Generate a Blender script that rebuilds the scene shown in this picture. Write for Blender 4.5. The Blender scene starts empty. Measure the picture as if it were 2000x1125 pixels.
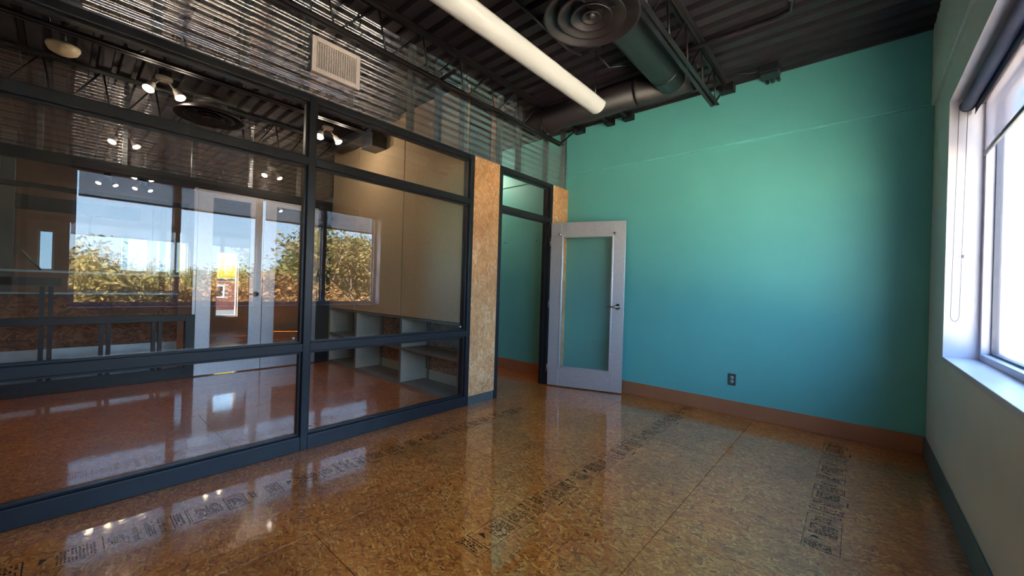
import bpy, math, random
from mathutils import Vector, Matrix
random.seed(7)
sc = bpy.context.scene
col = sc.collection
PI = math.pi

# ------------------------------------------------------------------ camera
cd = bpy.data.cameras.new('camera')
cam = bpy.data.objects.new('camera', cd); col.objects.link(cam)
cd.sensor_fit = 'HORIZONTAL'; cd.sensor_width = 36.0; cd.lens = 770.75 / 2000 * 36
cd.clip_start = 0.02; cd.clip_end = 500
CR = Vector((0.7514211, 0.65913625, 0.03009544)); CU = Vector((-0.02189887, -0.02067328, 0.99954642))
CF = Vector((-0.65945945, 0.75173933, 0.0011))
m = Matrix.Identity(4)
for i in range(3):
    m[i][0] = CR[i]; m[i][1] = CU[i]; m[i][2] = -CF[i]
m[0][3], m[1][3], m[2][3] = 2.95032, -4.44648, 1.2
cam.matrix_world = m
sc.camera = cam

# ------------------------------------------------------------------ sky, sun, exposure
SUN_EL, SUN_AZ = math.radians(38), math.radians(238)      # sun stands behind the building, away from the window
w = bpy.data.worlds.new('sky'); sc.world = w; w.use_nodes = True
wn = w.node_tree.nodes; wl = w.node_tree.links; wn.clear()
tc = wn.new('ShaderNodeTexCoord'); sx = wn.new('ShaderNodeSeparateXYZ'); wl.new(tc.outputs['Generated'], sx.inputs[0])
sky = wn.new('ShaderNodeValToRGB'); wl.new(sx.outputs[2], sky.inputs[0])     # clear sky, pale at the horizon and deeper blue overhead
for k, (p, c) in enumerate([(0.0, (.62, .78, .96, 1)), (.12, (.47, .70, .98, 1)), (.35, (.30, .56, .96, 1)), (1.0, (.16, .36, .78, 1))]):
    e = sky.color_ramp.elements[k] if k < 2 else sky.color_ramp.elements.new(p)
    e.position = p; e.color = c
bg = wn.new('ShaderNodeBackground'); bg.inputs['Strength'].default_value = 3.5
wo = wn.new('ShaderNodeOutputWorld')
wl.new(sky.outputs[0], bg.inputs[0]); wl.new(bg.outputs[0], wo.inputs[0])
sd = bpy.data.lights.new('sun', 'SUN'); sd.energy = 52.0; sd.angle = math.radians(0.6); sd.color = (1, .94, .84)
so = bpy.data.objects.new('sun', sd); col.objects.link(so)
sdir = Vector((math.cos(SUN_EL) * math.cos(SUN_AZ), math.cos(SUN_EL) * math.sin(SUN_AZ), math.sin(SUN_EL)))
so.rotation_euler = sdir.to_track_quat('Z', 'Y').to_euler(); so.location = sdir * 40
pd = bpy.data.lights.new('window_portal', 'AREA'); pd.shape = 'RECTANGLE'; pd.size = 3.7; pd.size_y = 1.66
pd.cycles.is_portal = True
po = bpy.data.objects.new('window_portal', pd); col.objects.link(po)
po.matrix_world = Matrix(((0, 0, 1, 3.62), (1, 0, 0, -2.56), (0, 1, 0, 1.66), (0, 0, 0, 1)))
sc.view_settings.view_transform = 'Standard'; sc.view_settings.look = 'None'
sc.view_settings.gamma = 1.0; sc.view_settings.use_curve_mapping = False
sc.view_settings.exposure = 1.7
cy = sc.cycles
cy.max_bounces = 12; cy.diffuse_bounces = 6; cy.glossy_bounces = 6; cy.transparent_max_bounces = 40; cy.transmission_bounces = 8
cy.sample_clamp_indirect = 6.0; cy.caustics_reflective = False; cy.caustics_refractive = False
cy.use_denoising = True

# ------------------------------------------------------------------ materials
def lin(c):
    return tuple(((v / 255) / 12.92 if v / 255 <= .04045 else ((v / 255 + .055) / 1.055) ** 2.4) for v in c) + (1,)
MATS = {}
class NT:
    def __init__(s, mat):
        mat.use_nodes = True; s.t = mat.node_tree; s.t.nodes.clear()
    def n(s, typ, **kw):
        nd = s.t.nodes.new(typ)
        for k, v in kw.items():
            if isinstance(v, (int, float, tuple)) and k.startswith('i_'): nd.inputs[int(k[2:])].default_value = v
            else: setattr(nd, k, v)
        return nd
    def l(s, a, b): s.t.links.new(a, b)
def ramp(nt, stops, interp='LINEAR'):
    r = nt.n('ShaderNodeValToRGB'); e = r.color_ramp.elements; r.color_ramp.interpolation = interp
    while len(e) < len(stops): e.new(.5)
    for el, (p, c) in zip(e, stops): el.position = p; el.color = c
    return r
def mat(name, c, rough=.5, metal=0., noise=.06, nscale=9., coat=0., bump=0., bscale=120., spec=.5):
    if name in MATS: return MATS[name]
    m = bpy.data.materials.new(name); nt = NT(m)
    g = nt.n('ShaderNodeNewGeometry'); nz = nt.n('ShaderNodeTexNoise'); nz.inputs['Scale'].default_value = nscale; nz.inputs['Detail'].default_value = 5
    nt.l(g.outputs['Position'], nz.inputs['Vector'])
    L = lin(c); r = ramp(nt, [(.3, tuple(v * (1 - noise) for v in L[:3]) + (1,)), (.7, tuple(min(1, v * (1 + noise)) for v in L[:3]) + (1,))])
    nt.l(nz.outputs[0], r.inputs[0])
    b = nt.n('ShaderNodeBsdfPrincipled'); nt.l(r.outputs[0], b.inputs['Base Color'])
    b.inputs['Roughness'].default_value = rough; b.inputs['Metallic'].default_value = metal; b.inputs['Coat Weight'].default_value = coat
    b.inputs['Specular IOR Level'].default_value = spec
    if bump:
        n2 = nt.n('ShaderNodeTexNoise'); n2.inputs['Scale'].default_value = bscale; n2.inputs['Detail'].default_value = 3; nt.l(g.outputs['Position'], n2.inputs['Vector'])
        bp = nt.n('ShaderNodeBump'); bp.inputs['Strength'].default_value = bump; bp.inputs['Distance'].default_value = .002
        nt.l(n2.outputs[0], bp.inputs['Height']); nt.l(bp.outputs[0], b.inputs['Normal'])
    o = nt.n('ShaderNodeOutputMaterial'); nt.l(b.outputs[0], o.inputs[0])
    MATS[name] = m; return m
def emit(name, c, s):
    m = bpy.data.materials.new(name); nt = NT(m); e = nt.n('ShaderNodeEmission'); e.inputs[0].default_value = lin(c); e.inputs[1].default_value = s
    o = nt.n('ShaderNodeOutputMaterial'); nt.l(e.outputs[0], o.inputs[0]); MATS[name] = m; return m
def glass(name, tint=(1, 1, 1), ior=1.5, dust=0., rough=0.):
    # thin pane: every face passes straight light and mirrors by Fresnel, the same from either side
    m = bpy.data.materials.new(name); nt = NT(m)
    g = nt.n('ShaderNodeNewGeometry'); mx = nt.n('ShaderNodeMix'); mx.inputs[2].default_value = ior; mx.inputs[3].default_value = 1 / ior
    nt.l(g.outputs['Backfacing'], mx.inputs[0]); fr = nt.n('ShaderNodeFresnel'); nt.l(mx.outputs[0], fr.inputs['IOR'])
    t = nt.n('ShaderNodeBsdfTransparent'); t.inputs[0].default_value = tint + (1,)
    gl = nt.n('ShaderNodeBsdfGlossy'); gl.inputs['Roughness'].default_value = rough; gl.inputs[0].default_value = (1, 1, 1, 1)
    s = nt.n('ShaderNodeMixShader'); nt.l(fr.outputs[0], s.inputs[0]); nt.l(t.outputs[0], s.inputs[1]); nt.l(gl.outputs[0], s.inputs[2])
    out = s.outputs[0]
    if dust:
        d = nt.n('ShaderNodeBsdfDiffuse'); d.inputs[0].default_value = (.7, .68, .68, 1)
        s2 = nt.n('ShaderNodeMixShader'); s2.inputs[0].default_value = dust; nt.l(out, s2.inputs[1]); nt.l(d.outputs[0], s2.inputs[2]); out = s2.outputs[0]
    o = nt.n('ShaderNodeOutputMaterial'); nt.l(out, o.inputs[0]); MATS[name] = m; return m
def osb(name, pal, axes, size=(.11, .026), rough=.45, coat=0., coatr=.08, bump=.3, seed=0, hue=.0):
    m = bpy.data.materials.new(name); nt = NT(m)
    g = nt.n('ShaderNodeNewGeometry'); sp = nt.n('ShaderNodeSeparateXYZ'); nt.l(g.outputs['Position'], sp.inputs[0])
    cb = nt.n('ShaderNodeCombineXYZ'); nt.l(sp.outputs[axes[0]], cb.inputs[0]); nt.l(sp.outputs[axes[1]], cb.inputs[1])
    wz = nt.n('ShaderNodeTexNoise'); wz.inputs['Scale'].default_value = 22; wz.inputs['Detail'].default_value = 2; nt.l(cb.outputs[0], wz.inputs['Vector'])
    wm = nt.n('ShaderNodeVectorMath', operation='MULTIPLY_ADD'); nt.l(wz.outputs['Color'], wm.inputs[0]); wm.inputs[1].default_value = (.014, .014, 0); nt.l(cb.outputs[0], wm.inputs[2])
    cprev = hprev = None
    rnd = random.Random(seed + 3)
    angs = [10, -62, 35, -25, 80, 0, -48, 20]
    for i, a in enumerate(angs):
        vr = nt.n('ShaderNodeVectorRotate', rotation_type='Z_AXIS'); vr.inputs['Angle'].default_value = math.radians(a + rnd.uniform(-6, 6)); nt.l(wm.outputs[0], vr.inputs[0])
        k = (2.2, 1.9, 1.6, 1.4, 1.5, 1.1, 1.0, 1.2)[i] * rnd.uniform(.85, 1.15)
        sc_ = nt.n('ShaderNodeVectorMath', operation='MULTIPLY'); nt.l(vr.outputs[0], sc_.inputs[0]); sc_.inputs[1].default_value = (1 / (size[0] * k), 1 / (size[1] * k), 1)
        ad = nt.n('ShaderNodeVectorMath', operation='ADD'); nt.l(sc_.outputs[0], ad.inputs[0]); ad.inputs[1].default_value = (7.3 * i, 3.1 * i, 0)
        vo = nt.n('ShaderNodeTexVoronoi', voronoi_dimensions='2D', feature='F1'); vo.inputs['Scale'].default_value = 1; nt.l(ad.outputs[0], vo.inputs['Vector'])
        s3 = nt.n('ShaderNodeSeparateColor'); nt.l(vo.outputs['Color'], s3.inputs[0])
        rp = ramp(nt, [(j / (len(pal) - 1), lin(p)) for j, p in enumerate(pal)]); nt.l(s3.outputs[0], rp.inputs[0])
        if cprev is None: cprev, hprev = rp.outputs[0], s3.outputs[0]; continue
        th = nt.n('ShaderNodeMath', operation='GREATER_THAN'); th.inputs[1].default_value = (0, .5, .55, .6, .68, .74, .78, .82)[i]; nt.l(s3.outputs[1], th.inputs[0])
        mc = nt.n('ShaderNodeMix', data_type='RGBA'); nt.l(th.outputs[0], mc.inputs[0]); nt.l(cprev, mc.inputs[6]); nt.l(rp.outputs[0], mc.inputs[7]); cprev = mc.outputs[2]
        mh = nt.n('ShaderNodeMix'); nt.l(th.outputs[0], mh.inputs[0]); nt.l(hprev, mh.inputs[2]); nt.l(s3.outputs[2], mh.inputs[3]); hprev = mh.outputs[0]
    # broad blotches and dark knots
    nb = nt.n('ShaderNodeTexNoise'); nb.inputs['Scale'].default_value = 2.3; nb.inputs['Detail'].default_value = 4; nt.l(cb.outputs[0], nb.inputs['Vector'])
    rb = ramp(nt, [(.3, (.78, .76, .74, 1)), (.7, (1.12, 1.12, 1.12, 1))]); nt.l(nb.outputs[0], rb.inputs[0])
    mm = nt.n('ShaderNodeMix', data_type='RGBA', blend_type='MULTIPLY'); mm.inputs[0].default_value = 1; nt.l(cprev, mm.inputs[6]); nt.l(rb.outputs[0], mm.inputs[7])
    b = nt.n('ShaderNodeBsdfPrincipled'); nt.l(mm.outputs[2], b.inputs['Base Color']); b.inputs['Roughness'].default_value = rough
    b.inputs['Coat Weight'].default_value = coat; b.inputs['Coat Roughness'].default_value = coatr; b.inputs['Coat IOR'].default_value = 1.75
    bp = nt.n('ShaderNodeBump'); bp.inputs['Strength'].default_value = bump; bp.inputs['Distance'].default_value = .0012; nt.l(hprev, bp.inputs['Height'])
    nt.l(bp.outputs[0], b.inputs['Normal'])
    if coat:
        nw = nt.n('ShaderNodeTexNoise'); nw.inputs['Scale'].default_value = 26; nw.inputs['Detail'].default_value = 2; nt.l(wm.outputs[0], nw.inputs['Vector'])
        b2 = nt.n('ShaderNodeBump'); b2.inputs['Strength'].default_value = .06; b2.inputs['Distance'].default_value = .004; nt.l(nw.outputs[0], b2.inputs['Height'])
        b3 = nt.n('ShaderNodeBump'); b3.inputs['Strength'].default_value = bump * .10; b3.inputs['Distance'].default_value = .0012; nt.l(hprev, b3.inputs['Height']); nt.l(b2.outputs[0], b3.inputs['Normal'])
        nt.l(b3.outputs[0], b.inputs['Coat Normal'])
    o = nt.n('ShaderNodeOutputMaterial'); nt.l(b.outputs[0], o.inputs[0]); MATS[name] = m; return m
def leafmat(name, pal):
    m = bpy.data.materials.new(name); nt = NT(m)
    g = nt.n('ShaderNodeNewGeometry'); rp = ramp(nt, [(j / (len(pal) - 1), lin(p)) for j, p in enumerate(pal)])
    nt.l(g.outputs['Random Per Island'], rp.inputs[0])
    d = nt.n('ShaderNodeBsdfDiffuse'); nt.l(rp.outputs[0], d.inputs[0]); t = nt.n('ShaderNodeBsdfTranslucent'); nt.l(rp.outputs[0], t.inputs[0])
    s = nt.n('ShaderNodeMixShader'); s.inputs[0].default_value = .35; nt.l(d.outputs[0], s.inputs[1]); nt.l(t.outputs[0], s.inputs[2])
    o = nt.n('ShaderNodeOutputMaterial'); nt.l(s.outputs[0], o.inputs[0]); MATS[name] = m; return m
def fabric(name, c, openness):
    m = bpy.data.materials.new(name); nt = NT(m)
    g = nt.n('ShaderNodeNewGeometry'); nz = nt.n('ShaderNodeTexNoise'); nz.inputs['Scale'].default_value = 60; nt.l(g.outputs['Position'], nz.inputs['Vector'])
    L = lin(c); r = ramp(nt, [(.3, tuple(v * .93 for v in L[:3]) + (1,)), (.7, L)]); nt.l(nz.outputs[0], r.inputs[0])
    d = nt.n('ShaderNodeBsdfDiffuse'); t = nt.n('ShaderNodeBsdfTranslucent'); nt.l(r.outputs[0], d.inputs[0]); nt.l(r.outputs[0], t.inputs[0])
    s = nt.n('ShaderNodeMixShader'); s.inputs[0].default_value = .45; nt.l(d.outputs[0], s.inputs[1]); nt.l(t.outputs[0], s.inputs[2])
    tr = nt.n('ShaderNodeBsdfTransparent'); s2 = nt.n('ShaderNodeMixShader'); s2.inputs[0].default_value = openness; nt.l(s.outputs[0], s2.inputs[1]); nt.l(tr.outputs[0], s2.inputs[2])
    o = nt.n('ShaderNodeOutputMaterial'); nt.l(s2.outputs[0], o.inputs[0]); MATS[name] = m; return m
def inkmat(name, c):
    m = bpy.data.materials.new(name); nt = NT(m)
    g = nt.n('ShaderNodeNewGeometry'); nz = nt.n('ShaderNodeTexNoise'); nz.inputs['Scale'].default_value = 90; nz.inputs['Detail'].default_value = 4; nt.l(g.outputs['Position'], nz.inputs['Vector'])
    r = ramp(nt, [(.34, (.1, .1, .1, 1)), (.46, (.95, .95, .95, 1))]); nt.l(nz.outputs[0], r.inputs[0])
    b = nt.n('ShaderNodeBsdfPrincipled'); b.inputs['Base Color'].default_value = lin(c); b.inputs['Roughness'].default_value = .25
    tr = nt.n('ShaderNodeBsdfTransparent'); s2 = nt.n('ShaderNodeMixShader'); nt.l(r.outputs[0], s2.inputs[0]); nt.l(tr.outputs[0], s2.inputs[1]); nt.l(b.outputs[0], s2.inputs[2])
    o = nt.n('ShaderNodeOutputMaterial'); nt.l(s2.outputs[0], o.inputs[0]); MATS[name] = m; return m
def brickmat(name):
    m = mat(name, (128, 62, 50), .8, noise=.2, nscale=14); return m

M_TEAL = mat('teal_paint', (106, 192, 188), .5, noise=.03, nscale=2.5, bump=.08, bscale=160)
M_WHITEWALL = mat('pale_grey_paint', (216, 219, 217), .55, noise=.03, nscale=3, bump=.08, bscale=160)
M_WHITE = mat('white_gloss_paint', (206, 202, 212), .35, noise=.02)
M_VINYL = mat('white_vinyl', (190, 186, 200), .35, noise=.02)
M_BLACK = mat('black_painted_metal', (34, 35, 41), .38, noise=.12, nscale=6, bump=.03)
M_DECK = mat('dark_deck_paint', (33, 24, 31), .55, noise=.15, nscale=4)
M_JOIST = mat('dark_joist_paint', (28, 23, 26), .45, noise=.12)
M_DUCT = mat('dark_duct_paint', (33, 26, 29), .45, noise=.1)
M_DUCT2 = mat('dark_green_duct_paint', (29, 35, 39), .45, noise=.1)
M_ALU = mat('brushed_aluminium', (206, 204, 210), .36, metal=.7, noise=.06, nscale=40)
M_CHROME = mat('polished_chrome', (205, 200, 200), .12, metal=1., noise=.02)
M_BASE = mat('tan_baseboard', (178, 116, 80), .45, noise=.06, nscale=5)
M_GREYBASE = mat('grey_rubber_baseboard', (92, 102, 106), .5, noise=.05)
M_GALV = mat('galvanised_steel', (140, 148, 152), .32, metal=.85, noise=.12, nscale=26)
M_TUBE = mat('white_lamp_tube', (206, 206, 208), .30, noise=.02)
M_TAN = mat('tan_tack_fabric', (196, 170, 134), .8, noise=.07, nscale=60, bump=.25, bscale=300)
M_BEIGE = mat('beige_wall_panel', (170, 150, 140), .7, noise=.05)
M_SHELFW = mat('white_laminate', (200, 194, 178), .45, noise=.06, nscale=40)
M_SHELFG = mat('grey_laminate_edge', (112, 116, 116), .5, noise=.1, nscale=30)
M_PLATE = mat('bronze_cover_plate', (92, 88, 86), .4, metal=.3)
M_IVORY = mat('ivory_plastic', (206, 190, 160), .45)
M_OUTLET = mat('pale_receptacle_plastic', (150, 190, 190), .4)
M_LAMPW = mat('white_lamp_enamel', (214, 206, 198), .35)
M_ROLLER = mat('slate_blue_shade_cloth', (92, 96, 122), .8, noise=.05, nscale=80)
M_HEM = mat('grey_hem_bar', (78, 80, 92), .5)
M_CHAIN = mat('steel_bead_chain', (84, 80, 90), .4, metal=.3)
M_REG = mat('white_register_enamel', (222, 208, 206), .4)
M_DARK = mat('dark_void', (14, 13, 15), .8)
M_BARK = mat('bark', (112, 92, 80), .85, noise=.25, nscale=12)
M_GROUND = mat('pale_concrete_ground', (196, 182, 158), .9, noise=.08, nscale=.5)
M_BRICK = brickmat('red_brick'); M_MORTAR = mat('mortar', (170, 160, 150), .9)
M_YELLOW = mat('yellow_sign_paint', (255, 200, 20), .5)
M_STUCCO = mat('pale_stucco', (214, 206, 196), .85)
M_GLASS = glass('partition_glass', (.985, .99, .985), 1.52)
M_WGLASS = glass('window_glass', (.97, .985, .98))
M_TINT = glass('tinted_window_glass', (.24, .27, .28))
M_TINT2 = glass('lightly_tinted_window_glass', (.55, .56, .55))
M_CORR = glass('clear_corrugated_polycarbonate', (.94, .90, .91), 2.5, dust=.05, rough=.02)
M_SHADE = fabric('sheer_shade_fabric', (140, 134, 144), .40)
M_INK = inkmat('black_stamp_ink', (22, 22, 24))
M_BULB = emit('lit_bulb', (255, 226, 186), 14.0)
FLOORPAL = [(142, 62, 12), (196, 96, 22), (210, 108, 28), (218, 120, 36), (238, 160, 76)]
M_FLOOR = osb('varnished_osb_floor', FLOORPAL, (0, 1), (.030, .0070), .4, coat=1.0, coatr=.06, bump=.35)
M_OSBV = osb('raw_osb_panel', [(218, 152, 100), (230, 166, 112), (236, 174, 120), (240, 182, 130), (248, 208, 166)], (1, 2), (.012, .055), .6, bump=.3, seed=5)
M_OSBX = osb('raw_osb_back', [(120, 78, 50), (150, 100, 66), (166, 116, 80), (186, 136, 98), (200, 150, 110)], (0, 2), (.07, .016), .6, bump=.3, seed=9)
M_OSBD = osb('dark_osb_panel', [(96, 62, 44), (124, 82, 58), (140, 96, 70), (160, 112, 82), (176, 128, 98)], (1, 2), (.07, .016), .6, bump=.3, seed=11)
L_GREEN = leafmat('yellow_green_leaves', [(62, 72, 42), (90, 96, 56), (116, 114, 68), (138, 128, 80)])
L_OLIVE = leafmat('olive_leaves', [(74, 74, 48), (106, 98, 62), (130, 114, 72), (150, 130, 86)])
L_ORANGE = leafmat('orange_leaves', [(96, 70, 46), (126, 92, 58), (146, 110, 70), (156, 128, 88)])

# ------------------------------------------------------------------ mesh builder
class MB:
    def __init__(s): s.v = []; s.f = []; s.sm = []
    def add(s, vs, fs, smooth=False):
        o = len(s.v); s.v += [tuple(v) for v in vs]; s.f += [tuple(i + o for i in f) for f in fs]; s.sm += [smooth] * len(fs); return s
    def box(s, a, b):
        x0, x1 = sorted((a[0], b[0])); y0, y1 = sorted((a[1], b[1])); z0, z1 = sorted((a[2], b[2]))
        return s.add([(x0, y0, z0), (x1, y0, z0), (x1, y1, z0), (x0, y1, z0), (x0, y0, z1), (x1, y0, z1), (x1, y1, z1), (x0, y1, z1)],
                     [(0, 3, 2, 1), (4, 5, 6, 7), (0, 1, 5, 4), (1, 2, 6, 5), (2, 3, 7, 6), (3, 0, 4, 7)])
    def obox(s, c, ax, ay, az):   # centre and three half axes
        c = Vector(c); ax = Vector(ax); ay = Vector(ay); az = Vector(az)
        vs = [c + i * ax + j * ay + k * az for k in (-1, 1) for (i, j) in ((-1, -1), (1, -1), (1, 1), (-1, 1))]
        return s.add(vs, [(0, 3, 2, 1), (4, 5, 6, 7), (0, 1, 5, 4), (1, 2, 6, 5), (2, 3, 7, 6), (3, 0, 4, 7)])
    def tube(s, pts, r, n=10, caps=True):
        pts = [Vector(p) for p in pts]; rs = r if isinstance(r, (list, tuple)) else [r] * len(pts)
        vs = []; fs = []; up = None
        for i, p in enumerate(pts):
            d = (pts[min(i + 1, len(pts) - 1)] - pts[max(i - 1, 0)]).normalized()
            if up is None:
                up = Vector((0, 0, 1)) if abs(d.z) < .9 else Vector((1, 0, 0))
            a = d.cross(up).normalized(); up = a.cross(d).normalized()
            for k in range(n):
                t = 2 * PI * k / n; vs.append(p + rs[i] * (math.cos(t) * a + math.sin(t) * up))
        for i in range(len(pts) - 1):
            for k in range(n):
                fs.append((i * n + k, i * n + (k + 1) % n, (i + 1) * n + (k + 1) % n, (i + 1) * n + k))
        o = len(s.v); s.add(vs, fs, True)
        if caps:
            s.f += [tuple(o + k for k in reversed(range(n))), tuple(o + (len(pts) - 1) * n + k for k in range(n))]; s.sm += [False, False]
        return s
    def lathe(s, prof, c=(0, 0, 0), n=32, ax='z'):  # prof: (r, h)
        vs = []; fs = []
        for (r, h) in prof:
            for k in range(n):
                t = 2 * PI * k / n
                p = (r * math.cos(t), r * math.sin(t), h)
                if ax == 'x': p = (h, p[0], p[1])
                if ax == 'y': p = (p[0], h, p[1])
                vs.append((c[0] + p[0], c[1] + p[1], c[2] + p[2]))
        for i in range(len(prof) - 1):
            for k in range(n): fs.append((i * n + k, i * n + (k + 1) % n, (i + 1) * n + (k + 1) % n, (i + 1) * n + k))
        return s.add(vs, fs, True)
    def mesh(s, name):
        me = bpy.data.meshes.new(name); me.from_pydata(s.v, [], s.f); me.polygons.foreach_set('use_smooth', s.sm); me.update(); return me
    def build(s, name, material, parent=None, loc=None, bevel=0., **kw):
        o = bpy.data.objects.new(name, s.mesh(name)); col.objects.link(o)
        o.data.materials.append(material)
        if loc: o.location = loc
        if parent: o.parent = parent
        if bevel:
            b = o.modifiers.new('bevel', 'BEVEL'); b.width = bevel; b.segments = 2; b.limit_method = 'ANGLE'; b.harden_normals = False
        return tag(o, **kw)
def tag(o, label=None, cat=None, group=None, kind=None):
    if label: o['label'] = label
    if cat: o['category'] = cat
    if group: o['group'] = group
    if kind: o['kind'] = kind
    return o
def empty(name, loc=(0, 0, 0), **kw):
    o = bpy.data.objects.new(name, None); col.objects.link(o); o.location = loc; o.empty_display_size = .1
    return tag(o, **kw)
def inst(o, name, parent=None, loc=None, rot=None):
    c = bpy.data.objects.new(name, o.data) if o.data else o.copy(); col.objects.link(c)
    if parent: c.parent = parent
    if loc is not None: c.location = loc
    if rot is not None: c.rotation_euler = rot
    for md in o.modifiers:
        if md.type == 'BEVEL':
            b = c.modifiers.new('bevel', 'BEVEL'); b.width = md.width; b.segments = 2; b.limit_method = 'ANGLE'
    return c
def copy_tree(o, parent=None):
    c = o.copy(); col.objects.link(c); c.parent = parent
    for ch in o.children: copy_tree(ch, c)
    return c
def holes(mb, axis, t0, t1, u0, u1, z0, z1, rects):
    # solid slab with rectangular openings; axis 'x': slab between x=t0..t1, u=y ; axis 'y': u=x
    us = sorted({u0, u1, *[r[0] for r in rects], *[r[1] for r in rects]}); zs = sorted({z0, z1, *[r[2] for r in rects], *[r[3] for r in rects]})
    for i in range(len(us) - 1):
        for j in range(len(zs) - 1):
            uc = (us[i] + us[i + 1]) / 2; zc = (zs[j] + zs[j + 1]) / 2
            if any(r[0] < uc < r[1] and r[2] < zc < r[3] for r in rects): continue
            if axis == 'x': mb.box((t0, us[i], zs[j]), (t1, us[i + 1], zs[j + 1]))
            else: mb.box((us[i], t0, zs[j]), (us[i + 1], t1, zs[j + 1]))
    return mb

W = 3.368; ZT = 2.535; ZL = 2.722; ZD = 3.31; YN = -5.2; XF = -8.0; PX = -3.12

# ================================================================== setting
# floor: structural slab with OSB sheets, their seams open by a few millimetres
floor = MB().box((XF - .2, YN - .1, -.25), (W + .25, .2, -.018)).build('floor', M_DARK, kind='structure', label='varnished OSB sheet floor with stamped grading marks', cat='floor')
sheet = {}
for ci in range(-8, 3):
    x0 = -.18 + 1.2 * ci; x1 = x0 + 1.2 - .003
    off = 0 if ci % 2 == 0 else 1.22
    y = .02 + off - 2.44 * 0
    ys = [-2.42 * k + (1.21 if ci % 2 else 0) for k in range(-1, 4)]
    if ci == 2: ys = [0.02 + 0, -2.42, -4.84, -7.2]
    for a, b in zip(ys[:-1], ys[1:]):
        top = min(a, .15); bot = max(b + .003, YN)
        xa = max(x0, XF); xb = min(x1, W + .01)
        if top <= bot or xb <= xa: continue
        MB().box((xa, bot, -.018), (xb, top, 0)).build('floor_sheet', M_FLOOR, floor, bevel=.0012)
# ceiling: ribbed steel deck in 0.9 m sheets, ribs run across the joists
ceil_ = MB().box((XF - .2, YN - .1, ZD + .05), (W + .3, .3, ZD + .3)).build('ceiling', M_DARK, kind='structure', label='dark painted ribbed steel deck ceiling', cat='ceiling')
prof = []
for k in range(6):
    p = k * .15
    prof += [(p, .0), (p + .085, .0), (p + .1, .045), (p + .135, .045)]
prof.append((.9, .0))
vs = []; fs = []
x0, x1 = XF - .1, W + .05
for (yy, zz) in prof: vs += [(x0, yy, zz), (x1, yy, zz)]
for k in range(len(prof) - 1): fs.append((2 * k, 2 * k + 1, 2 * k + 3, 2 * k + 2))
dk = None
for k in range(7):
    if dk is None: dk = MB().add(vs, fs).build('deck_sheet', M_DECK, ceil_, (0, YN - .1 + .9 * k, ZD))
    else: inst(dk, 'deck_sheet', ceil_, (0, YN - .1 + .9 * k, ZD))
# back wall, teal, thicker above the ledge
wb = MB().box((XF, 0, 0), (W, .2, ZL)).build('wall_back', M_TEAL, kind='structure', label='teal painted back wall with a thin ledge near the top', cat='wall')
MB().box((XF, -.022, ZL), (W, .2, ZD + .05)).build('upper_wall', M_TEAL, wb, bevel=.010)
MB().box((-3.0, -.014, 0), (-.11, 0, .145)).build('baseboard_passage', M_BASE, bevel=.003, kind='structure', label='tan baseboard on the teal wall inside the passage', cat='baseboard')
MB().box((0, -.014, 0), (W - .012, 0, .145)).build('baseboard_back', M_BASE, bevel=.003, kind='structure', label='tan baseboard along the foot of the teal wall', cat='baseboard')
# window wall
wy0, wy1, wz0, wz1 = -4.42, -.70, .834, 2.497
wr = holes(MB(), 'x', W, W + .26, YN, .2, 0, ZL, [(wy0, wy1, wz0, wz1)]).build('wall_right', M_WHITEWALL, kind='structure', label='pale grey window wall on the right', cat='wall')
MB().box((W - .022, YN, ZL), (W + .26, .2, ZD + .05)).build('upper_wall', M_WHITEWALL, wr, bevel=.004)
MB().box((W - .012, YN, 0), (W, -.0145, .145)).build('baseboard_right', M_GREYBASE, bevel=.003, kind='structure', label='grey baseboard along the window wall', cat='baseboard')
MB().box((XF - .2, YN - .15, 0), (W + .26, YN, ZD + .05)).build('wall_front', M_WHITEWALL, kind='structure', label='pale end wall behind the viewer', cat='wall')
# window: white returns, frame, four lights
win = empty('window_1', (3.5, -2.56, wz0), kind='structure', label='wide white window with four lights in the right wall', cat='window')
def wpart(mb, n, mt, **k):
    o = mb.build(n, mt, **k); o.parent = win; o.matrix_parent_inverse = Matrix.Translation((-3.5, 2.56, -wz0)); return o
wpart(MB().box((W - .004, wy0, wz0 - .02), (W + .20, wy1, wz0 + .012)), 'sill', M_WHITE, bevel=.003)
wpart(MB().box((W - .002, wy1 - .012, wz0 + .012), (W + .15, wy1 + .001, wz1)), 'jamb', M_WHITE)
wpart(MB().box((W - .002, wy0 - .001, wz0 + .012), (W + .15, wy0 + .012, wz1)), 'jamb', M_WHITE)
wpart(MB().box((W - .002, wy0, wz1 - .012), (W + .20, wy1, wz1 + .001)), 'head', M_WHITE)
fx0, fx1 = W + .15, W + .25
wpart(MB().box((fx0, wy1 - .05, wz0 + .012), (fx1, wy1, wz1 - .012)), 'frame_stile', M_VINYL, bevel=.003)
wpart(MB().box((fx0, wy0, wz0 + .012), (fx1, wy0 + .05, wz1 - .012)), 'frame_stile', M_VINYL, bevel=.003)
wpart(MB().box((fx0, wy0 + .05, wz0 + .012), (fx1, wy1 - .05, wz0 + .05)), 'frame_rail', M_VINYL, bevel=.003)
wpart(MB().box((fx0, wy0 + .05, wz1 - .06), (fx1, wy1 - .05, wz1 - .012)), 'frame_rail', M_VINYL, bevel=.003)
pitch = (wy1 - wy0) / 4
for k in range(1, 4):
    yc = wy0 + pitch * k
    wpart(MB().box((fx0, yc - .032, wz0 + .05), (fx1, yc + .032, wz1 - .06)), 'mullion', M_VINYL, bevel=.003)
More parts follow.
